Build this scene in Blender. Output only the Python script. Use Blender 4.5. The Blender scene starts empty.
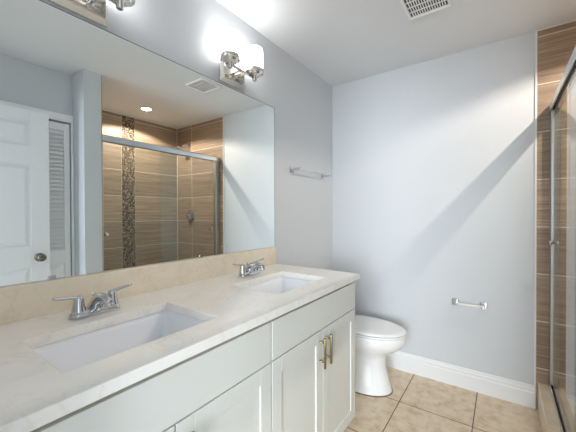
import bpy, bmesh, math, random
from mathutils import Vector, Matrix
PI = math.pi
S = bpy.context.scene
COL = S.collection

# ------------------------------------------------------------------ camera
def make_camera():
    f, yaw, pitch, roll = 301.9, 0.6171, -0.0088, -0.003
    cam = bpy.data.cameras.new('camera')
    cam.sensor_fit = 'HORIZONTAL'; cam.sensor_width = 36.0
    cam.lens = 36.0 * f / 576.0
    cam.clip_start = 0.02; cam.clip_end = 60
    o = bpy.data.objects.new('camera', cam); COL.objects.link(o)
    c, s = math.cos(yaw), math.sin(yaw)
    right = Vector((c, s, 0)); fwd = Vector((-s, c, 0)); up = Vector((0, 0, 1))
    cp, sp = math.cos(pitch), math.sin(pitch)
    fwd2 = fwd * cp + up * sp; up2 = up * cp - fwd * sp
    cr, sr = math.cos(roll), math.sin(roll)
    ex = right * cr + up2 * sr; ey = up2 * cr - right * sr
    m = Matrix((ex, ey, -fwd2)).transposed().to_4x4()
    m.translation = Vector((1.2793, 0.0, 1.2713))
    o.matrix_world = m
    S.camera = o
make_camera()

# ------------------------------------------------------------------ world, light, exposure
w = bpy.data.worlds.new('world'); S.world = w; w.use_nodes = True
w.node_tree.nodes['Background'].inputs[0].default_value = (0.80, 0.90, 1.0, 1)
w.node_tree.nodes['Background'].inputs[1].default_value = 1.0
S.view_settings.view_transform = 'Standard'
S.view_settings.look = 'None'
S.view_settings.exposure = 0.68
S.view_settings.gamma = 1.0
S.view_settings.use_curve_mapping = False
try:
    S.cycles.sample_clamp_indirect = 6.0
    S.cycles.max_bounces = 14; S.cycles.diffuse_bounces = 7
    S.cycles.glossy_bounces = 6; S.cycles.transparent_max_bounces = 16
except Exception:
    pass

def area_light(name, loc, target, sx, sy, power, color):
    l = bpy.data.lights.new(name, 'AREA'); l.shape = 'RECTANGLE'; l.size = sx; l.size_y = sy
    l.energy = power; l.color = color
    o = bpy.data.objects.new(name, l); COL.objects.link(o); o.location = loc
    o.rotation_euler = (Vector(target) - Vector(loc)).to_track_quat('-Z', 'Y').to_euler()
    return o
FILL_W = 150
SHADE_E = 3.4
SPOT_W = 33
LENS_E = 14.0
# added fill lamp, unseen, in place of daylight through an assumed bedroom window
area_light('bedroom_fill', (2.05, -3.43, 1.5), (1.3, 0, 1.3), 1.7, 1.5, FILL_W, (0.86, 0.93, 1.0))

# ------------------------------------------------------------------ materials
def mat(name, color, rough=0.5, metal=0.0, spec=0.5, noise=0.0, nscale=20.0, bump=0.0, bscale=200.0, coat=0.0):
    m = bpy.data.materials.new(name); m.use_nodes = True
    nt = m.node_tree; b = nt.nodes['Principled BSDF']
    b.inputs['Base Color'].default_value = (*color, 1); b.inputs['Roughness'].default_value = rough
    b.inputs['Metallic'].default_value = metal; b.inputs['Specular IOR Level'].default_value = spec
    b.inputs['Coat Weight'].default_value = coat
    tc = nt.nodes.new('ShaderNodeTexCoord')
    if noise:
        n = nt.nodes.new('ShaderNodeTexNoise'); n.inputs['Scale'].default_value = nscale; n.inputs['Detail'].default_value = 4
        nt.links.new(tc.outputs['Object'], n.inputs['Vector'])
        mx = nt.nodes.new('ShaderNodeMix'); mx.data_type = 'RGBA'
        mx.inputs[6].default_value = (*[c * (1 - noise) for c in color], 1)
        mx.inputs[7].default_value = (*[min(1, c * (1 + noise)) for c in color], 1)
        nt.links.new(n.outputs['Fac'], mx.inputs[0]); nt.links.new(mx.outputs[2], b.inputs['Base Color'])
    if bump:
        n2 = nt.nodes.new('ShaderNodeTexNoise'); n2.inputs['Scale'].default_value = bscale
        nt.links.new(tc.outputs['Object'], n2.inputs['Vector'])
        bp = nt.nodes.new('ShaderNodeBump'); bp.inputs['Strength'].default_value = bump; bp.inputs['Distance'].default_value = 0.002
        nt.links.new(n2.outputs['Fac'], bp.inputs['Height']); nt.links.new(bp.outputs[0], b.inputs['Normal'])
    return m

def emis(name, color, strength, base=(0.9, 0.9, 0.9)):
    m = mat(name, base, 0.3)
    b = m.node_tree.nodes['Principled BSDF']
    b.inputs['Emission Color'].default_value = (*color, 1); b.inputs['Emission Strength'].default_value = strength
    return m

def math_node(nt, op, a, b=None, c=None):
    n = nt.nodes.new('ShaderNodeMath'); n.operation = op
    for k, v in enumerate((a, b, c)):
        if v is None: continue
        if isinstance(v, (int, float)): n.inputs[k].default_value = v
        else: nt.links.new(v, n.inputs[k])
    return n.outputs[0]

def ramp(nt, fac, stops):
    r = nt.nodes.new('ShaderNodeValToRGB')
    while len(r.color_ramp.elements) < len(stops): r.color_ramp.elements.new(0.5)
    for e, (p, c) in zip(r.color_ramp.elements, stops):
        e.position = p; e.color = (*c, 1)
    nt.links.new(fac, r.inputs[0]); return r.outputs[0]

def mix_rgb(nt, fac, a, b, mode='MIX'):
    n = nt.nodes.new('ShaderNodeMix'); n.data_type = 'RGBA'; n.blend_type = mode
    for k, v in ((0, fac), (6, a), (7, b)):
        if isinstance(v, (int, float)): n.inputs[k].default_value = v
        elif isinstance(v, tuple): n.inputs[k].default_value = (*v, 1)
        else: nt.links.new(v, n.inputs[k])
    return n.outputs[2]

def tile_mat(name, axis, off, zoff, bw, bh, mortar, grout, colors, wood=True, rough=0.3):
    """tiles laid on a straight grid; grain runs along the long side"""
    m = bpy.data.materials.new(name); m.use_nodes = True
    nt = m.node_tree; b = nt.nodes['Principled BSDF']
    tc = nt.nodes.new('ShaderNodeTexCoord'); sp = nt.nodes.new('ShaderNodeSeparateXYZ')
    nt.links.new(tc.outputs['Object'], sp.inputs[0])
    h = math_node(nt, 'SUBTRACT', sp.outputs['XYZ'.index(axis[0])], off)
    v = math_node(nt, 'SUBTRACT', sp.outputs['XYZ'.index(axis[1])], zoff)
    cb = nt.nodes.new('ShaderNodeCombineXYZ'); nt.links.new(h, cb.inputs[0]); nt.links.new(v, cb.inputs[1])
    br = nt.nodes.new('ShaderNodeTexBrick'); br.offset = 0.0; br.squash = 1.0
    br.inputs['Scale'].default_value = 1.0; br.inputs['Mortar Size'].default_value = mortar
    br.inputs['Mortar Smooth'].default_value = 0.1; br.inputs['Bias'].default_value = 0
    br.inputs['Brick Width'].default_value = bw; br.inputs['Row Height'].default_value = bh
    nt.links.new(cb.outputs[0], br.inputs['Vector'])
    # one random number per tile
    ih = math_node(nt, 'FLOOR', math_node(nt, 'DIVIDE', h, bw)); iv = math_node(nt, 'FLOOR', math_node(nt, 'DIVIDE', v, bh))
    cc = nt.nodes.new('ShaderNodeCombineXYZ'); nt.links.new(ih, cc.inputs[0]); nt.links.new(iv, cc.inputs[1])
    wn = nt.nodes.new('ShaderNodeTexWhiteNoise'); wn.noise_dimensions = '2D'; nt.links.new(cc.outputs[0], wn.inputs['Vector'])
    c3 = nt.nodes.new('ShaderNodeCombineXYZ')
    if wood:
        nt.links.new(math_node(nt, 'MULTIPLY', h, 2.2), c3.inputs[0]); nt.links.new(math_node(nt, 'MULTIPLY', v, 85.0), c3.inputs[1])
    else:
        nt.links.new(math_node(nt, 'MULTIPLY', h, 17.0), c3.inputs[0]); nt.links.new(math_node(nt, 'MULTIPLY', v, 17.0), c3.inputs[1])
    nt.links.new(math_node(nt, 'MULTIPLY', wn.outputs['Value'], 37.0), c3.inputs[2])
    n = nt.nodes.new('ShaderNodeTexNoise'); n.inputs['Scale'].default_value = 1.0; n.inputs['Detail'].default_value = 6
    n.inputs['Roughness'].default_value = 0.62; n.inputs['Distortion'].default_value = 0.6 if wood else 0.2
    nt.links.new(c3.outputs[0], n.inputs['Vector'])
    col = ramp(nt, n.outputs['Fac'], colors)
    val = math_node(nt, 'MULTIPLY_ADD', wn.outputs['Value'], 0.30 if wood else 0.07, 0.85 if wood else 0.965)
    hs = nt.nodes.new('ShaderNodeHueSaturation'); nt.links.new(col, hs.inputs['Color']); nt.links.new(val, hs.inputs['Value'])
    out = mix_rgb(nt, br.outputs['Fac'], hs.outputs[0], grout)
    nt.links.new(out, b.inputs['Base Color'])
    rr = math_node(nt, 'MULTIPLY_ADD', br.outputs['Fac'], 0.4, rough); nt.links.new(rr, b.inputs['Roughness'])
    bp = nt.nodes.new('ShaderNodeBump'); bp.invert = True; bp.inputs['Strength'].default_value = 0.4; bp.inputs['Distance'].default_value = 0.002
    nt.links.new(br.outputs['Fac'], bp.inputs['Height']); nt.links.new(bp.outputs[0], b.inputs['Normal'])
    return m

def mosaic_mat():
    m = bpy.data.materials.new('pebble mosaic'); m.use_nodes = True
    nt = m.node_tree; b = nt.nodes['Principled BSDF']
    tc = nt.nodes.new('ShaderNodeTexCoord')
    a = nt.nodes.new('ShaderNodeTexVoronoi'); a.feature = 'F1'; a.inputs['Scale'].default_value = 84
    e = nt.nodes.new('ShaderNodeTexVoronoi'); e.feature = 'DISTANCE_TO_EDGE'; e.inputs['Scale'].default_value = 84
    for n in (a, e): nt.links.new(tc.outputs['Object'], n.inputs['Vector'])
    sp = nt.nodes.new('ShaderNodeSeparateColor'); nt.links.new(a.outputs['Color'], sp.inputs[0])
    col = ramp(nt, sp.outputs[0], [(0.0, (0.012, 0.009, 0.007)), (0.34, (0.035, 0.024, 0.017)), (0.48, (0.15, 0.095, 0.052)), (0.68, (0.36, 0.25, 0.15)), (1.0, (0.62, 0.50, 0.36))])
    g = math_node(nt, 'LESS_THAN', e.outputs['Distance'], 0.055)
    nt.links.new(mix_rgb(nt, g, col, (0.11, 0.08, 0.058)), b.inputs['Base Color'])
    b.inputs['Roughness'].default_value = 0.45
    bp = nt.nodes.new('ShaderNodeBump'); bp.inputs['Strength'].default_value = 0.25; bp.inputs['Distance'].default_value = 0.003
    nt.links.new(e.outputs['Distance'], bp.inputs['Height']); nt.links.new(bp.outputs[0], b.inputs['Normal'])
    return m

def marble_mat(name, base, dark, vein, rough=0.12):
    m = bpy.data.materials.new(name); m.use_nodes = True
    nt = m.node_tree; b = nt.nodes['Principled BSDF']
    tc = nt.nodes.new('ShaderNodeTexCoord')
    n = nt.nodes.new('ShaderNodeTexNoise'); n.inputs['Scale'].default_value = 9; n.inputs['Detail'].default_value = 8; n.inputs['Roughness'].default_value = 0.65; n.inputs['Distortion'].default_value = 0.8
    nt.links.new(tc.outputs['Object'], n.inputs['Vector'])
    col = ramp(nt, n.outputs['Fac'], [(0.30, dark), (0.52, base), (0.75, base)])
    n2 = nt.nodes.new('ShaderNodeTexNoise'); n2.inputs['Scale'].default_value = 4.2; n2.inputs['Detail'].default_value = 7; n2.inputs['Distortion'].default_value = 1.6
    nt.links.new(tc.outputs['Object'], n2.inputs['Vector'])
    d = math_node(nt, 'ABSOLUTE', math_node(nt, 'SUBTRACT', n2.outputs['Fac'], 0.5))
    v = math_node(nt, 'SUBTRACT', 1.0, math_node(nt, 'MINIMUM', math_node(nt, 'MULTIPLY', d, 45.0), 1.0))
    nt.links.new(mix_rgb(nt, math_node(nt, 'MULTIPLY', v, 0.25), col, vein), b.inputs['Base Color'])
    b.inputs['Roughness'].default_value = rough
    return m

def glass_mat(name, tint):
    """clear pane: see-through with Schlick reflection from both of its faces"""
    m = bpy.data.materials.new(name); m.use_nodes = True
    nt = m.node_tree; nt.nodes.remove(nt.nodes['Principled BSDF'])
    out = nt.nodes['Material Output']
    lw = nt.nodes.new('ShaderNodeLayerWeight'); lw.inputs['Blend'].default_value = 0.5
    p = math_node(nt, 'POWER', lw.outputs['Facing'], 5.0)
    fac = math_node(nt, 'MULTIPLY_ADD', p, 0.95, 0.028)
    t = nt.nodes.new('ShaderNodeBsdfTransparent'); t.inputs[0].default_value = (*tint, 1)
    g = nt.nodes.new('ShaderNodeBsdfGlossy'); g.inputs['Roughness'].default_value = 0.0; g.inputs[0].default_value = (1, 1, 1, 1)
    mx = nt.nodes.new('ShaderNodeMixShader'); nt.links.new(fac, mx.inputs[0]); nt.links.new(t.outputs[0], mx.inputs[1]); nt.links.new(g.outputs[0], mx.inputs[2])
    nt.links.new(mx.outputs[0], out.inputs[0])
    return m

M = {}
M['paint'] = mat('wall paint pale blue grey', (0.62, 0.65, 0.675), 0.55, noise=0.012, nscale=3, bump=0.05)
M['ceiling'] = mat('ceiling paint', (0.765, 0.78, 0.79), 0.7, bump=0.08, bscale=150)
M['white_trim'] = mat('white trim paint', (0.82, 0.83, 0.84), 0.35)
M['door_white'] = mat('white door paint', (0.84, 0.86, 0.89), 0.35)
M['louver_white'] = mat('white louver paint', (0.90, 0.91, 0.92), 0.4)
WOODC = [(0.28, (0.21, 0.147, 0.099)), (0.42, (0.295, 0.212, 0.146)), (0.52, (0.345, 0.252, 0.177)), (0.62, (0.435, 0.335, 0.243)), (0.74, (0.31, 0.224, 0.155))]
GROUT = (0.70, 0.62, 0.52)
M['tile_end'] = tile_mat('brown grain tile on the end wall', 'XZ', 1.458, -0.036, 0.60, 0.304, 0.0035, GROUT, WOODC, rough=0.5)
M['tile_side'] = tile_mat('brown grain tile on the long wall', 'YZ', 1.172, -0.036, 0.60, 0.304, 0.0035, GROUT, WOODC, rough=0.5)
M['tile_far'] = tile_mat('brown grain tile past the mosaic', 'YZ', 1.926, -0.036, 0.60, 0.304, 0.0035, GROUT, WOODC, rough=0.5)
M['floor_tile'] = tile_mat('beige floor tile', 'XY', 0.7165 - 0.4225 * 10, 2.0835 - 0.4300 * 20, 0.4225, 0.4300, 0.0030, (0.15, 0.085, 0.045),
                           [(0.28, (0.54, 0.405, 0.265)), (0.5, (0.71, 0.575, 0.415)), (0.72, (0.79, 0.675, 0.52))], wood=False, rough=0.28)
M['shower_floor'] = tile_mat('tan shower floor tile', 'XY', 1.4, 1.0, 0.052, 0.052, 0.0015, (0.5, 0.42, 0.34),
                             [(0.25, (0.42, 0.31, 0.22)), (0.5, (0.52, 0.40, 0.29)), (0.75, (0.58, 0.46, 0.34))], wood=False, rough=0.35)
M['mosaic'] = mosaic_mat()
M['marble'] = marble_mat('cream marble', (0.88, 0.862, 0.82), (0.835, 0.80, 0.74), (0.68, 0.61, 0.52))
M['splash'] = marble_mat('cream marble backsplash', (0.80, 0.73, 0.60), (0.73, 0.65, 0.51), (0.60, 0.51, 0.37), 0.2)
M['curb_stone'] = marble_mat('beige curb stone', (0.72, 0.60, 0.45), (0.62, 0.50, 0.37), (0.52, 0.42, 0.31), 0.25)
M['cabinet'] = mat('white cabinet lacquer', (0.71, 0.725, 0.685), 0.35)
M['gap_shade'] = mat('cabinet gap shade', (0.13, 0.11, 0.07), 0.8)  # dark tone paints shade into the gaps around doors and drawer fronts
M['porcelain'] = mat('white porcelain', (0.86, 0.87, 0.87), 0.08, coat=0.3)
M['basin'] = mat('white basin porcelain', (0.86, 0.88, 0.92), 0.1)
M['seat_plastic'] = mat('white seat plastic', (0.88, 0.88, 0.88), 0.18)
M['chrome'] = mat('chrome', (0.62, 0.63, 0.65), 0.06, 1.0)
M['nickel'] = mat('polished nickel', (0.74, 0.72, 0.68), 0.16, 1.0)
M['alu'] = mat('brushed aluminium', (0.78, 0.81, 0.84), 0.28, 1.0)
M['jamb'] = mat('satin aluminium jamb', (0.60, 0.62, 0.61), 0.34, 1.0)
M['brass'] = mat('brushed champagne bronze', (0.29, 0.235, 0.13), 0.35, 1.0)
M['dark_nickel'] = mat('dark bronze knob', (0.22, 0.20, 0.17), 0.2, 1.0)
M['mirror'] = mat('mirror silver', (0.91, 0.95, 0.94), 0.0, 1.0)
M['mirror_edge'] = mat('mirror ground edge', (0.10, 0.14, 0.13), 0.3)
M['glass'] = glass_mat('shower glass', (0.935, 0.965, 0.957))
M['shade'] = emis('lit frosted glass shade', (1.0, 0.98, 0.96), SHADE_E)
M['lens'] = emis('lit lamp lens', (1.0, 0.86, 0.68), LENS_E)
M['white_plastic'] = mat('white plastic', (0.85, 0.85, 0.83), 0.35)
M['vent_dark'] = mat('vent duct darkness', (0.06, 0.05, 0.045), 0.8)
M['black'] = mat('black rubber and channel shade', (0.02, 0.02, 0.02), 0.5)
M['carpet'] = mat('bedroom carpet', (0.48, 0.44, 0.40), 0.95, noise=0.1, nscale=300)
M['brown_caulk'] = mat('brown floor caulk', (0.17, 0.10, 0.055), 0.7)
M['caulk'] = mat('white caulk', (0.80, 0.80, 0.78), 0.5)

# ------------------------------------------------------------------ mesh helpers
class MB:
    def __init__(s): s.bm = bmesh.new()
    def face(s, vs, smooth=False):
        try:
            f = s.bm.faces.new(vs); f.smooth = smooth; return f
        except ValueError: return None
    def box(s, x0, x1, y0, y1, z0, z1):
        v = [s.bm.verts.new(p) for p in ((x0,y0,z0),(x1,y0,z0),(x1,y1,z0),(x0,y1,z0),(x0,y0,z1),(x1,y0,z1),(x1,y1,z1),(x0,y1,z1))]
        for q in ((3,2,1,0),(4,5,6,7),(0,1,5,4),(1,2,6,5),(2,3,7,6),(3,0,4,7)): s.face([v[i] for i in q])
        return s
    def frustum(s, a, b):
        """closed solid between two quads given as 4 points each"""
        va = [s.bm.verts.new(p) for p in a]; vb = [s.bm.verts.new(p) for p in b]
        s.face(va[::-1]); s.face(vb)
        for i in range(4): s.face([va[i], va[(i+1) % 4], vb[(i+1) % 4], vb[i]])
        return s
    def loft(s, rings, cap0=True, cap1=True, smooth=True, closed=False):
        R = [[s.bm.verts.new(p) for p in r] for r in rings]
        n = len(R[0])
        pairs = list(zip(R[:-1], R[1:])) + ([(R[-1], R[0])] if closed else [])
        for a, b in pairs:
            for i in range(n): s.face([a[i], a[(i+1) % n], b[(i+1) % n], b[i]], smooth)
        if not closed:
            if cap0: s.face(R[0][::-1], False)
            if cap1: s.face(R[-1], False)
        return s
    def lathe(s, c, axis, prof, n=24, smooth=True, cap0=True, cap1=True):
        """prof = [(radius, distance along axis)]"""
        ax = Vector(axis).normalized(); t = Vector((0,0,1)) if abs(ax.z) < .9 else Vector((1,0,0))
        u = ax.cross(t).normalized(); v = ax.cross(u)
        rings = [[Vector(c) + ax*d + (u*math.cos(2*PI*i/n) + v*math.sin(2*PI*i/n))*max(r, 1e-5) for i in range(n)] for r, d in prof]
        return s.loft(rings, cap0, cap1, smooth)
    def tube(s, pts, radii, n=12, flat=1.0, smooth=True):
        """round section swept along pts; flat scales the section along the world vertical side"""
        pts = [Vector(p) for p in pts]
        if isinstance(radii, (int, float)): radii = [radii]*len(pts)
        rings = []; up = None
        for i, p in enumerate(pts):
            d = (pts[min(i+1, len(pts)-1)] - pts[max(i-1, 0)]).normalized()
            if up is None:
                t = Vector((0,0,1)) if abs(d.z) < .9 else Vector((0,1,0))
            else: t = up
            u = d.cross(t).normalized(); v = u.cross(d).normalized(); up = v
            rings.append([p + (u*math.cos(2*PI*k/n) + v*math.sin(2*PI*k/n)*flat)*radii[i] for k in range(n)])
        return s.loft(rings, True, True, smooth)
    def prism(s, prof, axis, a, b):
        """2D profile in the plane across axis, extruded from a to b"""
        def P(p, t):
            if axis == 'x': return (t, p[0], p[1])
            if axis == 'y': return (p[0], t, p[1])
            return (p[0], p[1], t)
        A = [s.bm.verts.new(P(p, a)) for p in prof]; B = [s.bm.verts.new(P(p, b)) for p in prof]
        s.face(A[::-1]); s.face(B); n = len(prof)
        for i in range(n): s.face([A[i], A[(i+1) % n], B[(i+1) % n], B[i]])
        return s
    def build(s, name, m, parent=None, bevel=0.0, segs=2, subsurf=0):
        bmesh.ops.recalc_face_normals(s.bm, faces=s.bm.faces[:])
        me = bpy.data.meshes.new(name); s.bm.to_mesh(me); s.bm.free()
        o = bpy.data.objects.new(name, me); COL.objects.link(o)
        me.materials.append(m)
        if parent is not None:
            o.parent = parent
            o.location = -Vector(parent_world(parent))
        if bevel:
            bv = o.modifiers.new('bevel', 'BEVEL'); bv.width = bevel; bv.segments = segs; bv.limit_method = 'ANGLE'; bv.angle_limit = math.radians(40)
        if subsurf:
            sb = o.modifiers.new('sub', 'SUBSURF'); sb.levels = subsurf; sb.render_levels = subsurf
        return o

def parent_world(o):
    p = Vector(o.location)
    while o.parent is not None:
        o = o.parent; p += Vector(o.location)
    return p

def thing(name, loc, label, cat, group=None):
    o = bpy.data.objects.new(name, None); COL.objects.link(o); o.location = loc; o.empty_display_size = 0.05
    o['label'] = label; o['category'] = cat
    if group: o['group'] = group
    return o
def tag(o, label, cat, group=None):
    o['label'] = label; o['category'] = cat
    if group: o['group'] = group
    return o
def struct(o, label=None, cat=None):
    o['kind'] = 'structure'
    if label: o['label'] = label
    if cat: o['category'] = cat
    return o
def dup(root, off, label):
    """copy a thing with its parts and their sub-parts"""
    def rec(o, par):
        c = o.copy(); COL.objects.link(c)
        if par is not None: c.parent = par
        for ch in list(o.children): rec(ch, c)
        return c
    r = rec(root, None); r.location = Vector(root.location) + Vector(off); r['label'] = label
    return r

# ------------------------------------------------------------------ dimensions
WL = -0.005            # painted face of the left wall (the mirror's face is x = 0)
YB = 2.523             # painted face of the back wall
XT = 1.458             # where paint stops and shower tile starts
XF = 2.375             # long tiled wall of the shower
YN = 0.06              # bathroom face of the doorway wall
H = 2.44
P0, P1 = 1.039, 1.177  # partition between closet and shower
XC = 1.692             # closet front wall

# ------------------------------------------------------------------ room shell
struct(MB().box(-0.3, 2.6, YN-0.13, 2.75, -0.1, 0).build('floor', M['floor_tile']), 'beige stone-look floor tiles with dark grout', 'floor')
struct(MB().box(-0.3, 2.6, YN-0.12, 2.75, H, H+0.1).build('ceiling', M['ceiling']), 'plain pale ceiling', 'ceiling')
struct(MB().box(WL-0.1, WL, YN-0.12, YB+0.1, 0, H).build('wall_left', M['paint']), 'pale grey-blue wall behind the vanity and mirror', 'wall')
struct(MB().box(WL, XT, YB, YB+0.1, 0, H).build('wall_back', M['paint']), 'pale blue-grey back wall behind the toilet', 'wall')
struct(MB().box(XT, XF+0.1, YB-0.006, YB+0.1, 0, H).build('wall_shower_back', M['tile_end']), 'brown tiled shower end wall with shower head', 'wall')
struct(MB().box(XF, XF+0.1, P1-0.008, 1.772, 0, H).build('wall_shower_right', M['tile_side']), 'brown tiled long shower wall, left of mosaic', 'wall')
struct(MB().box(XF, XF+0.1, 1.926, YB-0.006, 0, H).build('wall_shower_right.001', M['tile_far']), 'brown tiled long shower wall, right of mosaic', 'wall')
tag(MB().box(XF-0.002, XF+0.1, 1.772, 1.926, 0, H).build('mosaic_strip', M['mosaic']), 'dark brown and tan pebble mosaic strip on long shower wall', 'mosaic')['kind'] = 'structure'
struct(MB().box(1.470, XF+0.1, P0, P1-0.008, 0, H).build('wall_partition', M['paint']), 'pale wall end between closet and shower', 'wall')
struct(MB().box(1.476, XF, P1-0.008, P1, 0, H).build('wall_shower_front', M['tile_end']), 'tiled near end wall of the shower', 'wall')
b = MB(); b.box(XC, XC+0.1, YN, P0, 2.035, H); b.box(XC, XC+0.1, YN, 0.225, 0, 2.035); b.box(XC, XC+0.1, 1.0235, P0, 0, 2.035)
struct(b.build('wall_right', M['paint']), 'pale wall above and around the closet doors', 'wall')
struct(MB().box(XF, XF+0.1, YN-0.12, P0, 0, H).build('wall_closet_back', M['paint']))
b = MB(); b.box(WL, 0.74, YN-0.12, YN, 0, H); b.box(1.625, XF, YN-0.12, YN, 0, H); b.box(0.74, 1.625, YN-0.12, YN, 2.06, H)
struct(b.build('wall_front', M['paint']), 'wall with the doorway', 'wall')
# closet casing
b = MB(); b.box(XC-0.014, XC, 0.165, P0-0.001, 2.037, 2.097); b.box(XC-0.014, XC, 1.0235, P0-0.001, 0, 2.037); b.box(XC-0.014, XC, 0.165, 0.225, 0, 2.037)
struct(b.build('trim_1', M['louver_white'], bevel=0.003), 'white closet door casing', 'trim')
# white edge strip where paint meets tile, and caulk under the ceiling
struct(MB().box(XT-0.007, XT+0.001, YB-0.010, YB-0.0005, 0.146, H).build('trim_2', M['caulk']), 'white edge strip between paint and tile', 'trim')
b = MB(); b.box(XT, XF, YB-0.011, YB-0.006, H-0.006, H); b.box(XF-0.005, XF, P1, YB-0.011, H-0.006, H); b.box(XF-0.005, XF, YB-0.011, YB-0.006, 0.06, H-0.006)
struct(b.build('trim_3', M['caulk']), 'white caulk line above the shower tile', 'trim')
# baseboards
def bb_prof(face, sgn):
    return [(face, 0), (face+sgn*0.016, 0), (face+sgn*0.016, 0.098), (face+sgn*0.013, 0.104), (face+sgn*0.013, 0.122), (face+sgn*0.0085, 0.130), (face+sgn*0.0085, 0.139), (face+sgn*0.004, 0.145), (face, 0.145)]
struct(MB().prism(bb_prof(YB, -1), 'x', WL, XT-0.001).build('baseboard_back', M['white_trim']), 'white stepped baseboard along the back wall', 'baseboard')
struct(MB().prism(bb_prof(WL, 1), 'y', 1.635, YB-0.016).build('baseboard_left', M['white_trim']), 'white baseboard behind the toilet', 'baseboard')
# shower floor and curb
struct(MB().box(1.59, XF, P1, YB-0.006, 0, 0.06).build('floor_shower', M['shower_floor']), 'tan shower floor tile', 'floor')
struct(MB().box(1.469, 1.60, P1, YB-0.0065, 0, 0.176).build('shower_curb', M['curb_stone'], bevel=0.004), 'beige stone curb under the shower door', 'curb')
# bedroom beyond the doorway, with a window gap for the added fill lamp
struct(MB().box(-1.2, 3.6, -3.6, YN-0.13, -0.1, 0).build('floor_bedroom', M['carpet']))
struct(MB().box(-1.2, 3.6, -3.6, YN-0.12, H, H+0.1).build('ceiling_bedroom', M['ceiling']))
b = MB(); b.box(-1.3, -1.2, -3.6, YN-0.12, 0, H); b.box(3.6, 3.7, -3.6, YN-0.12, 0, H); b.box(-1.2, WL-0.1, YN-0.12, YN-0.02, 0, H); b.box(XF+0.1, 3.6, YN-0.12, YN-0.02, 0, H)
b.box(-1.2, 1.2, -3.6, -3.5, 0, H); b.box(2.9, 3.6, -3.6, -3.5, 0, H); b.box(1.2, 2.9, -3.6, -3.5, 0, 0.75); b.box(1.2, 2.9, -3.6, -3.5, 2.25, H)
struct(b.build('wall_bedroom', M['paint']))

# ------------------------------------------------------------------ doors
def six_panel_door():
    X0, X1, y0, y1, z0, z1 = 1.575, 1.610, 0.085, 0.838, 0.012, 2.045
    b = MB(); rec = 0.013
    b.box(X0+rec, X1-rec, y0+0.002, y1-0.002, z0+0.002, z1-0.002)
    ys = [y0, y0+0.113, y0+0.113+0.207, y1-0.113-0.207, y1-0.113, y1]
    rows = [(0.235, 0.870), (1.035, 1.640), (1.775, 1.960)]
    zs = [z0] + [v for r in rows for v in r] + [z1]
    for xa, xb, sx in ((X0, X0+rec+0.001, 1), (X1-rec-0.001, X1, -1)):
        for k in (0, 2, 4): b.box(xa, xb, ys[k], ys[k+1], z0, z1)
        for k in (0, 2, 4, 6): 
            for (ya, yb) in ((ys[1], ys[2]), (ys[3], ys[4])): b.box(xa, xb, ya, yb, zs[k], zs[k+1])
        fx = X0 if sx > 0 else X1
        base = fx + sx*(rec); top = fx + sx*0.002
        for (ya, yb) in ((ys[1], ys[2]), (ys[3], ys[4])):
            for (za, zb) in rows:
                m0, m1 = 0.010, 0.036
                q0 = [(base, ya+m0, za+m0), (base, yb-m0, za+m0), (base, yb-m0, zb-m0), (base, ya+m0, zb-m0)]
                q1 = [(top, ya+m1, za+m1), (top, yb-m1, za+m1), (top, yb-m1, zb-m1), (top, ya+m1, zb-m1)]
                b.frustum(q0, q1)
    d = struct(b.build('door_1', M['door_white'], bevel=0.002), 'open white six-panel door with dark round knob', 'door')
    for s, x in ((-1, X0), (1, X1)):
        MB().lathe((x, 0.773, 0.945), (s, 0, 0), [(0.032, 0), (0.032, 0.004), (0.026, 0.009), (0.012, 0.012), (0.011, 0.028), (0.020, 0.034), (0.027, 0.044), (0.0285, 0.052), (0.026, 0.060), (0.016, 0.066), (0.004, 0.068)]).build('door_knob', M['dark_nickel'], d)
    for z in (0.25, 1.05, 1.85):
        MB().lathe((X1+0.004, y0-0.006, z-0.045), (0,0,1), [(0.006, 0), (0.006, 0.09)], 10).build('hinge', M['nickel'], d)
six_panel_door()

def louver_leaf(y0, y1, knob_y=None):
    x0, x1 = 1.698, 1.726; z0, z1 = 0.012, 2.024
    b = MB(); st = 0.040
    b.box(x0, x1, y0, y0+st, z0, z1); b.box(x0, x1, y1-st, y1, z0, z1)
    for za, zb in ((z0, 0.15), (0.862, 0.971), (1.964, z1)): b.box(x0, x1, y0+st, y1-st, za, zb)
    d = b.build('bifold_leaf', M['louver_white'], bevel=0.002)
    s = MB(); n = 30; pit = (1.964-0.971)/n
    for k in range(n):
        zc = 0.971 + pit*(k+0.5); dz = 0.0175; dx = 0.0095; t = 0.006
        s.prism([(x0+0.014+dx, zc+dz), (x0+0.014-dx, zc-dz+0.004), (x0+0.014-dx, zc-dz-t+0.004), (x0+0.014+dx, zc+dz-t)], 'y', y0+st-0.003, y1-st+0.003)
    s.build('louver_slats', M['louver_white'], d)
    p = MB(); m = 0.03
    ya, yb, za, zb = y0+st-0.002, y1-st+0.002, 0.149, 0.863
    p.box(x0+0.012, x1-0.008, ya, yb, za, zb)
    p.frustum([(x0+0.012, ya+.014, za+.014), (x0+0.012, yb-.014, za+.014), (x0+0.012, yb-.014, zb-.014), (x0+0.012, ya+.014, zb-.014)],
              [(x0+0.003, ya+m+.01, za+m+.01), (x0+0.003, yb-m-.01, za+m+.01), (x0+0.003, yb-m-.01, zb-m-.01), (x0+0.003, ya+m+.01, zb-m-.01)])
    p.build('raised_panel', M['louver_white'], d)
    if knob_y:
        MB().lathe((x0, knob_y, 0.915), (-1, 0, 0), [(0.007, 0), (0.007, 0.012), (0.014, 0.018), (0.014, 0.024), (0.004, 0.028)], 16).build('door_knob', M['nickel'], d)
    return d
root = bpy.data.objects.new('door_2', None); COL.objects.link(root); root.location = (1.71, 0.62, 0)
struct(root, 'white louvered bifold closet door behind the open door', 'door')
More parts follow.
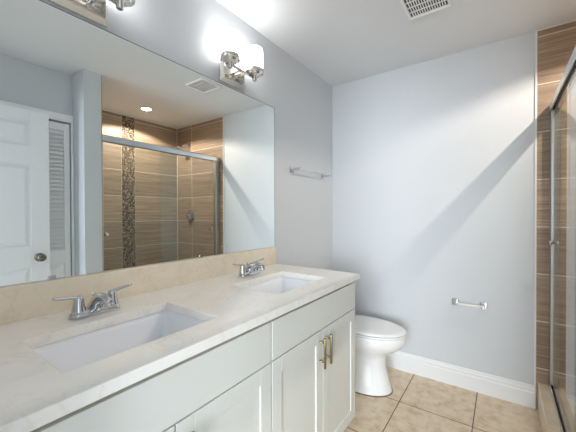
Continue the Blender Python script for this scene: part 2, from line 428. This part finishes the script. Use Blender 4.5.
for ya, yb, ky in ((0.2265, 0.620, 0.595), (0.623, 1.0165, None)):
    o = louver_leaf(ya, yb, ky); o.parent = root; o.location = -Vector(root.location)

# ------------------------------------------------------------------ vanity
CF = 0.601                       # front face of doors
def cabinet(y0, y1, label, split, left_end):
    t = thing('vanity_cabinet', (0.3, (y0+y1)/2, 0), label, 'cabinet', 'white vanity cabinets')
    b = MB(); x1 = CF-0.021
    b.box(0.0, x1, y0, y0+0.016, 0.117, 0.8985); b.box(0.0, x1, y1-0.016, y1, 0.117, 0.8985)
    b.box(0.0, 0.012, y0+0.016, y1-0.016, 0.117, 0.8985); b.box(0.012, x1, y0+0.016, y1-0.016, 0.117, 0.133)
    b.build('cabinet_box', M['cabinet'], t, bevel=0.001)
    f = MB()
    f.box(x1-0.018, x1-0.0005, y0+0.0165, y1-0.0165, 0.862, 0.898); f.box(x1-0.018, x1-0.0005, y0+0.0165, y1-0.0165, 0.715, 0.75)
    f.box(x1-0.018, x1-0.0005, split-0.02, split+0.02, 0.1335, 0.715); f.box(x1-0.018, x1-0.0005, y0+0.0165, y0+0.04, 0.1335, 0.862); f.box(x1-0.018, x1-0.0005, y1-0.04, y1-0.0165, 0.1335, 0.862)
    f.build('face_frame', M['gap_shade'], t)
    k = MB(); k.box(0.0, CF-0.095, y0, y1, 0, 0.1165); k.build('toe_kick', M['cabinet'], t)
    g = 0.0024
    MB().box(x1, CF, y0+g, y1-g, 0.7365, 0.8790).build('drawer_front', M['cabinet'], t, bevel=0.0015)
    for (ya, yb, hy) in ((y0+g, split-g, split-0.030), (split+g, y1-g, split+0.030)):
        d = MB(); za, zb, r = 0.120, 0.7315, 0.057
        d.box(x1, CF, ya, ya+r, za, zb); d.box(x1, CF, yb-r, yb, za, zb); d.box(x1, CF, ya+r, yb-r, za, za+r); d.box(x1, CF, ya+r, yb-r, zb-r, zb)
        d.box(x1+0.002, CF-0.0055, ya+r-0.001, yb-r+0.001, za+r-0.001, zb-r+0.001)
        o = d.build('cabinet_door', M['cabinet'], t, bevel=0.0012)
        h = MB(); hx = CF+0.028
        h.lathe((hx, hy, 0.569), (0,0,1), [(0.0055, 0), (0.006, 0.001), (0.006, 0.136), (0.0055, 0.137)], 14)
        for z in (0.597, 0.684): h.lathe((CF-0.001, hy, z), (1,0,0), [(0.006, 0), (0.0045, 0.003), (0.0045, 0.024)], 12)
        h.build('handle', M['brass'], o)
    return t
cabinet(0.09, 0.8505, 'white shaker vanity cabinet under the near sink', 0.4580, True)
cabinet(0.8535, 1.614, 'white shaker vanity cabinet beside the toilet with two bronze bar pulls', 1.2325, False)

SINKS = [(0.222, 0.512, 0.246, 0.678), (0.226, 0.516, 1.008, 1.430)]
def countertop():
    xs = [WL+0.0005, 0.222, 0.512, 0.623]
    b = MB(); z0, z1 = 0.899, 0.929
    ys = [0.0605, 0.246, 0.678, 1.008, 1.430, 1.6285]
    V = {}
    def vert(i, j, z):
        k = (i, j, z)
        if k not in V: V[k] = b.bm.verts.new((xs[i], ys[j], z))
        return V[k]
    hole = lambda i, j: i == 1 and j in (1, 3)
    for i in range(3):
        for j in range(5):
            if hole(i, j): continue
            b.face([vert(i,j,z1), vert(i+1,j,z1), vert(i+1,j+1,z1), vert(i,j+1,z1)])
            b.face([vert(i,j+1,z0), vert(i+1,j+1,z0), vert(i+1,j,z0), vert(i,j,z0)])
            for di, dj, e in ((-1,0,((i,j+1),(i,j))), (1,0,((i+1,j),(i+1,j+1))), (0,-1,((i,j),(i+1,j))), (0,1,((i+1,j+1),(i,j+1)))):
                a, c = i+di, j+dj
                if a < 0 or a > 2 or c < 0 or c > 4 or hole(a, c):
                    (p, q) = e
                    b.face([vert(*p,z0), vert(*q,z0), vert(*q,z1), vert(*p,z1)])
    o = b.build('vanity_countertop', M['marble'], bevel=0.002)
    tag(o, 'cream marble vanity countertop with two rectangular sink cutouts', 'countertop')
countertop()
tag(MB().box(WL+0.0005, 0.0195, 0.0605, 1.636, 0.9292, 1.0425).build('backsplash', M['splash'], bevel=0.0012), 'low cream marble backsplash strip under the mirror', 'backsplash')

def rrect(x0, x1, y0, y1, r, z, n=5):
    pts = []
    for cx, cy, a0 in ((x1-r, y1-r, 0), (x0+r, y1-r, PI/2), (x0+r, y0+r, PI), (x1-r, y0+r, 3*PI/2)):
        for k in range(n+1):
            a = a0 + PI/2*k/n; pts.append((cx+r*math.cos(a), cy+r*math.sin(a), z))
    return pts
def sink(x0, x1, y0, y1, label):
    t = thing('undermount_sink', ((x0+x1)/2, (y0+y1)/2, 0.76), label, 'sink', 'rectangular undermount sinks')
    def R(g, r, z): return rrect(x0-g, x1+g, y0-g, y1+g, r, z)
    rings = [R(0.022, 0.03, 0.884), R(0.022, 0.03, 0.8985), R(0.004, 0.018, 0.8985), R(0.0, 0.020, 0.880), R(-0.014, 0.026, 0.800), R(-0.030, 0.035, 0.775), R(-0.07, 0.04, 0.768), R(-0.118, 0.02, 0.7645)]
    b = MB(); b.loft(rings, cap0=False, cap1=True)
    outer = [R(0.022, 0.03, 0.884), R(0.012, 0.03, 0.880), R(0.0, 0.035, 0.795), R(-0.03, 0.05, 0.758), R(-0.10, 0.03, 0.755)]
    b.loft(outer, cap0=False, cap1=True)
    bmesh.ops.remove_doubles(b.bm, verts=b.bm.verts[:], dist=1e-5)
    b.build('basin', M['basin'], t)
    MB().lathe(((x0+x1)/2, (y0+y1)/2, 0.7642), (0,0,1), [(0.032, 0), (0.032, 0.003), (0.026, 0.005), (0.022, 0.003), (0.0, 0.002)]).build('drain', M['chrome'], t)
sink(*SINKS[0], 'white rectangular sink nearest the camera')
sink(*SINKS[1], 'white rectangular sink at the toilet end of the counter')

def faucet(cy, label):
    cx, z = 0.138, 0.9292
    t = thing('faucet', (cx, cy, z), label, 'faucet', 'chrome two-handle faucets')
    b = MB(); b.loft([rrect(cx-0.026, cx+0.026, cy-0.078, cy+0.078, 0.024, z), rrect(cx-0.026, cx+0.026, cy-0.078, cy+0.078, 0.024, z+0.010), rrect(cx-0.021, cx+0.021, cy-0.072, cy+0.072, 0.020, z+0.020), rrect(cx-0.014, cx+0.014, cy-0.06, cy+0.06, 0.012, z+0.023)])
    b.build('base_plate', M['chrome'], t)
    for s in (-1, 1):
        h = MB(); y = cy + s*0.052
        h.lathe((cx, y, z+0.015), (0,0,1), [(0.0225, 0), (0.021, 0.008), (0.0175, 0.022), (0.0150, 0.036), (0.0145, 0.046), (0.011, 0.054), (0.003, 0.057)], 20)
        h.tube([(cx, y-s*0.004, z+0.056), (cx, y+s*0.012, z+0.066), (cx, y+s*0.030, z+0.070), (cx, y+s*0.050, z+0.072), (cx, y+s*0.066, z+0.076), (cx, y+s*0.072, z+0.0775)],
               [0.0115, 0.0105, 0.0082, 0.0075, 0.0085, 0.004], 12, 0.62)
        h.build('lever_handle', M['chrome'], t)
    s = MB()
    s.tube([(cx-0.012, cy, z+0.012), (cx-0.004, cy, z+0.030), (cx+0.016, cy, z+0.050), (cx+0.042, cy, z+0.061), (cx+0.068, cy, z+0.063), (cx+0.090, cy, z+0.057), (cx+0.100, cy, z+0.050)],
           [0.027, 0.026, 0.022, 0.018, 0.015, 0.0145, 0.013], 16, 0.85)
    sp = s.build('spout', M['chrome'], t)
    MB().lathe((cx+0.093, cy, z+0.056), (0.35, 0, -1), [(0.0125, 0), (0.0135, 0.012), (0.0135, 0.021), (0.009, 0.022)], 18).build('aerator', M['chrome'], sp)
    r = MB(); r.tube([(cx-0.018, cy, z+0.015), (cx-0.018, cy, z+0.060)], 0.0028, 8); r.lathe((cx-0.018, cy, z+0.058), (0,0,1), [(0.003,0),(0.006,0.003),(0.006,0.009),(0.002,0.012)], 12)
    r.build('drain_rod', M['chrome'], t)
faucet(0.463, 'chrome two-handle faucet behind the near sink')
faucet(1.236, 'chrome two-handle faucet behind the sink nearer the toilet')

# ------------------------------------------------------------------ mirror
def mirror():
    b = MB(); y0, y1, z0, z1 = 0.062, 1.643, 1.0435, 1.9945
    o = b.box(WL+0.0003, -0.0002, y0, y1, z0, z1).build('wall_mirror', M['mirror'])
    tag(o, 'large frameless wall mirror above the vanity backsplash', 'mirror')
    e = MB(); t = 0.0025
    e.box(WL+0.0004, 0.0003, y0, y1, z1, z1+t); e.box(WL+0.0004, 0.0003, y1, y1+t, z0, z1+t); 
    e.build('ground_edge', M['mirror_edge'], o)
    for y in (0.38, 1.02):
        c = MB(); c.box(0.0, 0.004, y-0.011, y+0.011, 1.0437, 1.056); c.box(0.0, 0.006, y-0.011, y+0.011, 1.0437, 1.047)
        c.build('mirror_clip', M['chrome'], o, bevel=0.0008)
mirror()

# ------------------------------------------------------------------ vanity lights
def sconce():
    t = thing('vanity_light', (WL, 1.24, 2.06), 'two-shade nickel vanity light above the end of the mirror', 'wall lamp', 'vanity lights')
    y0, y1, z0, z1 = 1.148, 1.338, 2.008, 2.122
    b = MB()
    b.box(WL+0.0003, WL+0.010, y0, y1, z0, z1)
    b.frustum([(WL+0.010, y0+.002, z0+.002), (WL+0.010, y1-.002, z0+.002), (WL+0.010, y1-.002, z1-.002), (WL+0.010, y0+.002, z1-.002)],
              [(WL+0.032, y0+.016, z0+.016), (WL+0.032, y1-.016, z0+.016), (WL+0.032, y1-.016, z1-.016), (WL+0.032, y0+.016, z1-.016)])
    b.build('back_plate', M['nickel'], t, bevel=0.001)
    X = 0.085; ya, yb = 1.150, 1.346; yc = 0.5*(ya+yb)
    a = MB()
    for yy in (yc-0.025, yc+0.025):
        a.tube([(WL+0.030, yy, 2.064), (0.055, yy, 2.064), (X, yy, 2.072)], 0.0055, 10)
    a.lathe((X, ya-0.004, 2.072), (0,1,0), [(0.0075, 0), (0.0075, yb-ya+0.008)], 14)
    a.build('arm', M['nickel'], t)
    m = MB(); m.lathe((WL+0.031, yc, 2.064), (1,0,0), [(0.011, 0), (0.011, 0.006), (0.005, 0.010)], 14); m.build('screw_knob', M['nickel'], t)
    for y in (ya, yb):
        c = MB()
        c.lathe((X, y, 2.053), (0,0,1), [(0.010, 0), (0.0135, 0.003), (0.0135, 0.028), (0.036, 0.032), (0.041, 0.036), (0.041, 0.043), (0.053, 0.044), (0.054, 0.047), (0.054, 0.064), (0.0525, 0.066)], 28)
        cup = c.build('shade_cup', M['nickel'], t)
        s = MB(); s.lathe((X, y, 2.112), (0,0,1), [(0.048, 0.006), (0.0500, 0.010), (0.0500, 0.118), (0.047, 0.127), (0.041, 0.131), (0.038, 0.130), (0.041, 0.122), (0.044, 0.110), (0.044, 0.014), (0.0, 0.012)], 28)
        s.build('glass_shade', M['shade'], t)
    return t
sc = sconce()
dup(sc, (0, -0.770, 0), 'nickel vanity light at top left, over the near part of the mirror')

# ------------------------------------------------------------------ towel bar and paper holder
def towel_bar():
    t = thing('towel_bar', (WL, 2.09, 1.597), 'chrome towel bar on the left wall above the toilet', 'towel bar')
    for y in (1.853, 2.322):
        b = MB(); b.box(WL+0.0003, WL+0.010, y-0.022, y+0.022, 1.575, 1.619); b.box(WL+0.010, 0.080, y-0.010, y+0.010, 1.587, 1.607)
        b.build('post', M['chrome'], t, bevel=0.002)
    MB().box(0.058, 0.070, 1.863, 2.312, 1.591, 1.603).build('rail', M['chrome'], t, bevel=0.0025)
towel_bar()
def paper_holder():
    t = thing('toilet_paper_holder', (1.087, YB, 0.618), 'chrome toilet paper holder with white roller on back wall', 'toilet paper holder')
    for x in (1.000, 1.174):
        b = MB(); b.box(x-0.022, x+0.022, YB-0.010, YB-0.0003, 0.600, 0.642); b.box(x-0.012, x+0.012, YB-0.068, YB-0.010, 0.608, 0.634)
        b.build('post', M['chrome'], t, bevel=0.002)
    MB().lathe((1.012, YB-0.054, 0.619), (1,0,0), [(0.006, 0), (0.006, 0.008), (0.0085, 0.009), (0.0085, 0.142), (0.006, 0.143), (0.006, 0.150)], 18).build('roller', M['white_plastic'], t)
paper_holder()

# ------------------------------------------------------------------ ceiling vent
def vent():
    x0, x1, y0, y1 = 0.822, 1.048, 1.692, 1.915
    t = thing('ceiling_vent', ((x0+x1)/2, (y0+y1)/2, H), 'square white slotted exhaust vent in the ceiling', 'vent')
    MB().box(x0+.012, x1-.012, y0+.012, y1-.012, H-0.004, H-0.0003).build('duct_backing', M['vent_dark'], t)
    f = MB(); z0, z1 = H-0.016, H-0.0003; m = 0.016
    f.box(x0, x1, y0, y0+m, z0, z1); f.box(x0, x1, y1-m, y1, z0, z1); f.box(x0, x0+m, y0+m, y1-m, z0, z1); f.box(x1-m, x1, y0+m, y1-m, z0, z1)
    f.build('vent_frame', M['white_plastic'], t, bevel=0.003)
    g = MB(); n = 15; w = (x1-x0-2*m)
    for k in range(1, n): 
        x = x0+m+w*k/n; g.box(x-0.0026, x+0.0026, y0+m, y1-m, H-0.010, H-0.006)
    for k in range(1, 4):
        y = y0+m+(y1-y0-2*m)*k/4; g.box(x0+m, x1-m, y-0.0026, y+0.0026, H-0.0103, H-0.0058)
    g.build('vent_grille', M['white_plastic'], t)
vent()

# ------------------------------------------------------------------ toilet
def toilet():
    CY = 2.150
    t = thing('toilet', (0.38, CY, 0), 'white two-piece toilet with closed lid beside the vanity', 'toilet')
    N = 40
    def ring(xb, xf, hw, z, sq=2.3, mid=0.42):
        """egg outline: squarer at the back, long rounded nose in front"""
        xm = xb + (xf-xb)*mid; pts = []
        for i in range(N):
            a = 2*PI*i/N; c, s = math.cos(a), math.sin(a)
            e = sq if c < 0 else 2.0
            px = abs(c)**(2/e)*(1 if c >= 0 else -1); py = abs(s)**(2/e)*(1 if s >= 0 else -1)
            L = (xf-xm) if c >= 0 else (xm-xb)
            pts.append((xm+px*L, CY+py*hw, z))
        return pts
    b = MB()
    b.loft([ring(0.10, 0.645, 0.138, 0.0, 3.2, .6), ring(0.10, 0.648, 0.140, 0.012, 3.2, .6), ring(0.10, 0.640, 0.134, 0.03, 3.2, .6), ring(0.11, 0.622, 0.122, 0.10, 3, .6), ring(0.12, 0.603, 0.112, 0.18, 2.8, .58),
            ring(0.14, 0.606, 0.116, 0.235, 2.6, .55), ring(0.17, 0.620, 0.126, 0.272, 2.5, .52), ring(0.20, 0.678, 0.152, 0.305, 2.4, .48), ring(0.21, 0.722, 0.174, 0.340, 2.3, .45), ring(0.215, 0.738, 0.181, 0.368, 2.3, .44),
            ring(0.215, 0.742, 0.183, 0.395, 2.3, .43), ring(0.215, 0.742, 0.183, 0.412, 2.3, .43), ring(0.22, 0.736, 0.177, 0.417, 2.3, .43)])
    bowl = b.build('bowl', M['porcelain'], t)
    MB().loft([ring(0.098, 0.651, 0.143, 0.0003, 3.2, .6), ring(0.098, 0.651, 0.143, 0.004, 3.2, .6), ring(0.10, 0.6475, 0.1395, 0.006, 3.2, .6)]).build('base_caulk', M['brown_caulk'], t)
    d = MB(); d.loft([rrect(0.02, 0.26, CY-0.155, CY+0.155, 0.03, 0.31), rrect(0.01, 0.27, CY-0.175, CY+0.175, 0.03, 0.36), rrect(0.01, 0.27, CY-0.178, CY+0.178, 0.03, 0.415)]); d.build('tank_shelf', M['porcelain'], t)
    s = MB(); s.loft([ring(0.235, 0.736, 0.176, 0.4185), ring(0.230, 0.744, 0.183, 0.421), ring(0.230, 0.744, 0.183, 0.429), ring(0.234, 0.740, 0.180, 0.432)]); s.build('seat', M['seat_plastic'], t)
    l = MB(); l.loft([ring(0.235, 0.738, 0.177, 0.4345), ring(0.230, 0.745, 0.184, 0.438), ring(0.230, 0.746, 0.185, 0.444), ring(0.236, 0.738, 0.179, 0.4505), ring(0.27, 0.70, 0.150, 0.4535), ring(0.36, 0.60, 0.08, 0.4548)]); l.build('lid', M['seat_plastic'], t)
    for s_ in (-1, 1):
        MB().lathe((0.232, CY+s_*0.075-0.014, 0.436), (0,1,0), [(0.010,0),(0.011,0.002),(0.011,0.026),(0.010,0.028)], 14).build('hinge', M['seat_plastic'], t)
    k = MB(); k.loft([rrect(0.020, 0.185, CY-0.185, CY+0.185, 0.03, 0.4155), rrect(0.014, 0.192, CY-0.200, CY+0.200, 0.03, 0.50), rrect(0.012, 0.196, CY-0.208, CY+0.208, 0.03, 0.685)]); k.build('tank', M['porcelain'], t)
    q = MB(); q.loft([rrect(0.008, 0.200, CY-0.212, CY+0.212, 0.03, 0.6855), rrect(0.005, 0.206, CY-0.218, CY+0.218, 0.03, 0.692), rrect(0.005, 0.206, CY-0.218, CY+0.218, 0.03, 0.708), rrect(0.012, 0.198, CY-0.21, CY+0.21, 0.03, 0.716)]); q.build('tank_lid', M['porcelain'], t)
    h = MB(); h.lathe((0.195, CY-0.14, 0.64), (1,0,0), [(0.010,0),(0.010,0.012)], 14); h.tube([(0.212, CY-0.14, 0.64), (0.214, CY-0.10, 0.636), (0.214, CY-0.065, 0.632)], [0.006, 0.005, 0.006], 10); h.build('flush_lever', M['chrome'], t)
toilet()

# ------------------------------------------------------------------ shower
XG = 1.545
def shower_frame():
    t = thing('shower_door_frame', (XG, 1.85, 0.176), 'brushed aluminium sliding shower door frame on the curb', 'shower door frame')
    h = MB(); h.prism([(XG-0.026, 1.902), (XG-0.026, 1.945), (XG-0.018, 1.957), (XG+0.018, 1.957), (XG+0.026, 1.945), (XG+0.026, 1.902), (XG+0.020, 1.902), (XG+0.020, 1.930), (XG-0.020, 1.930), (XG-0.020, 1.902)], 'y', P1+0.0005, YB-0.0075)
    h.build('header_rail', M['alu'], t, bevel=0.001)
    for a, b_ in ((P1+0.0005, P1+0.026), (YB-0.066, YB-0.0075)):
        MB().box(XG-0.020, XG+0.020, a, b_, 0.1995, 1.9015).build('side_jamb', M['jamb'], t, bevel=0.003)
    MB().box(XG-0.0195, XG+0.0195, P1+0.001, YB-0.008, 1.9262, 1.9298).build('header_channel_shade', M['black'], t)  # black strip paints in the shade inside the header channel
    r = MB(); r.box(XG-0.022, XG+0.022, P1+0.0005, YB-0.0075, 0.1763, 0.180); 
    for x in (-0.022, -0.0018, 0.0184): r.box(XG+x, XG+x+0.0036, P1+0.0005, YB-0.0075, 0.180, 0.1992)
    r.build('bottom_track', M['alu'], t)
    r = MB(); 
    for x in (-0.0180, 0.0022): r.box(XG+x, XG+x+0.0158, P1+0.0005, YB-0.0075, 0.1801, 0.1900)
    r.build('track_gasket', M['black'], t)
shower_frame()
def glass_panel(x, y0, y1, ky, label):
    t = tag(MB().box(x-0.003, x+0.003, y0, y1, 0.1905, 1.925).build('glass_shower_door', M['glass']), label, 'shower door', 'sliding glass shower doors')
    k = MB()
    for s in (-1, 1): k.lathe((x+s*0.0031, ky, 1.092), (s,0,0), [(0.010, 0), (0.010, 0.006), (0.016, 0.010), (0.0165, 0.016), (0.012, 0.021), (0.003, 0.022)], 18)
    k.build('door_knob', M['chrome'], t)
glass_panel(XG-0.010, 1.745, 2.4555, 2.390, 'sliding glass shower panel nearer the back wall')
glass_panel(XG+0.010, 1.206, 1.925, 1.240, 'sliding glass shower panel nearer the closet')

def shower_fittings():
    yw = YB-0.0063
    t = thing('showerhead', (2.10, yw, 2.175), 'small chrome shower head on a bent arm high on tiled wall', 'shower head')
    MB().lathe((2.10, yw, 2.175), (0,-1,0), [(0.030, 0), (0.030, 0.003), (0.022, 0.010), (0.012, 0.013)], 20).build('wall_flange', M['chrome'], t)
    MB().tube([(2.10, yw, 2.175), (2.10, yw-0.05, 2.178), (2.10, yw-0.09, 2.168), (2.10, yw-0.125, 2.140)], 0.0095, 12).build('shower_arm', M['chrome'], t)
    MB().lathe((2.10, yw-0.118, 2.148), (0,-0.68,-0.73), [(0.012, 0), (0.014, 0.015), (0.017, 0.022), (0.034, 0.045), (0.040, 0.060), (0.039, 0.066), (0.030, 0.067)], 24).build('spray_head', M['nickel'], t)
    v = thing('shower_valve', (2.083, yw, 1.24), 'round chrome shower valve with lever on tiled wall', 'shower valve')
    MB().lathe((2.083, yw, 1.24), (0,-1,0), [(0.082, 0), (0.082, 0.004), (0.076, 0.009), (0.035, 0.014)], 32).build('escutcheon', M['chrome'], v)
    h = MB(); h.lathe((2.083, yw-0.012, 1.24), (0,-1,0), [(0.030, 0), (0.028, 0.030), (0.024, 0.045), (0.014, 0.050)], 24)
    h.tube([(2.083, yw-0.045, 1.24), (2.050, yw-0.052, 1.225), (2.015, yw-0.058, 1.212)], [0.011, 0.009, 0.007], 12); h.build('lever_handle', M['chrome'], v)
shower_fittings()

def recessed_light():
    x, y = 1.956, 1.841
    t = thing('recessed_light', (x, y, H), 'round lit recessed light in the shower ceiling', 'ceiling light')
    MB().lathe((x, y, H-0.0003), (0,0,-1), [(0.048, 0), (0.075, 0.0), (0.076, 0.003), (0.070, 0.006), (0.052, 0.004), (0.048, 0.0005)], 32, cap0=False, cap1=False).build('trim_ring', M['white_plastic'], t)
    MB().lathe((x, y, H-0.0005), (0,0,-1), [(0.050, 0), (0.050, 0.002), (0.046, 0.003)], 32).build('lens', M['lens'], t)
    l = bpy.data.lights.new('recessed_lamp', 'SPOT'); l.energy = SPOT_W; l.color = (1.0, 0.87, 0.74); l.shadow_soft_size = 0.007
    l.spot_size = math.radians(150); l.spot_blend = 0.22
    o = bpy.data.objects.new('recessed_lamp', l); COL.objects.link(o); o.parent = t; o.location = (0, 0, -0.012)
recessed_light()
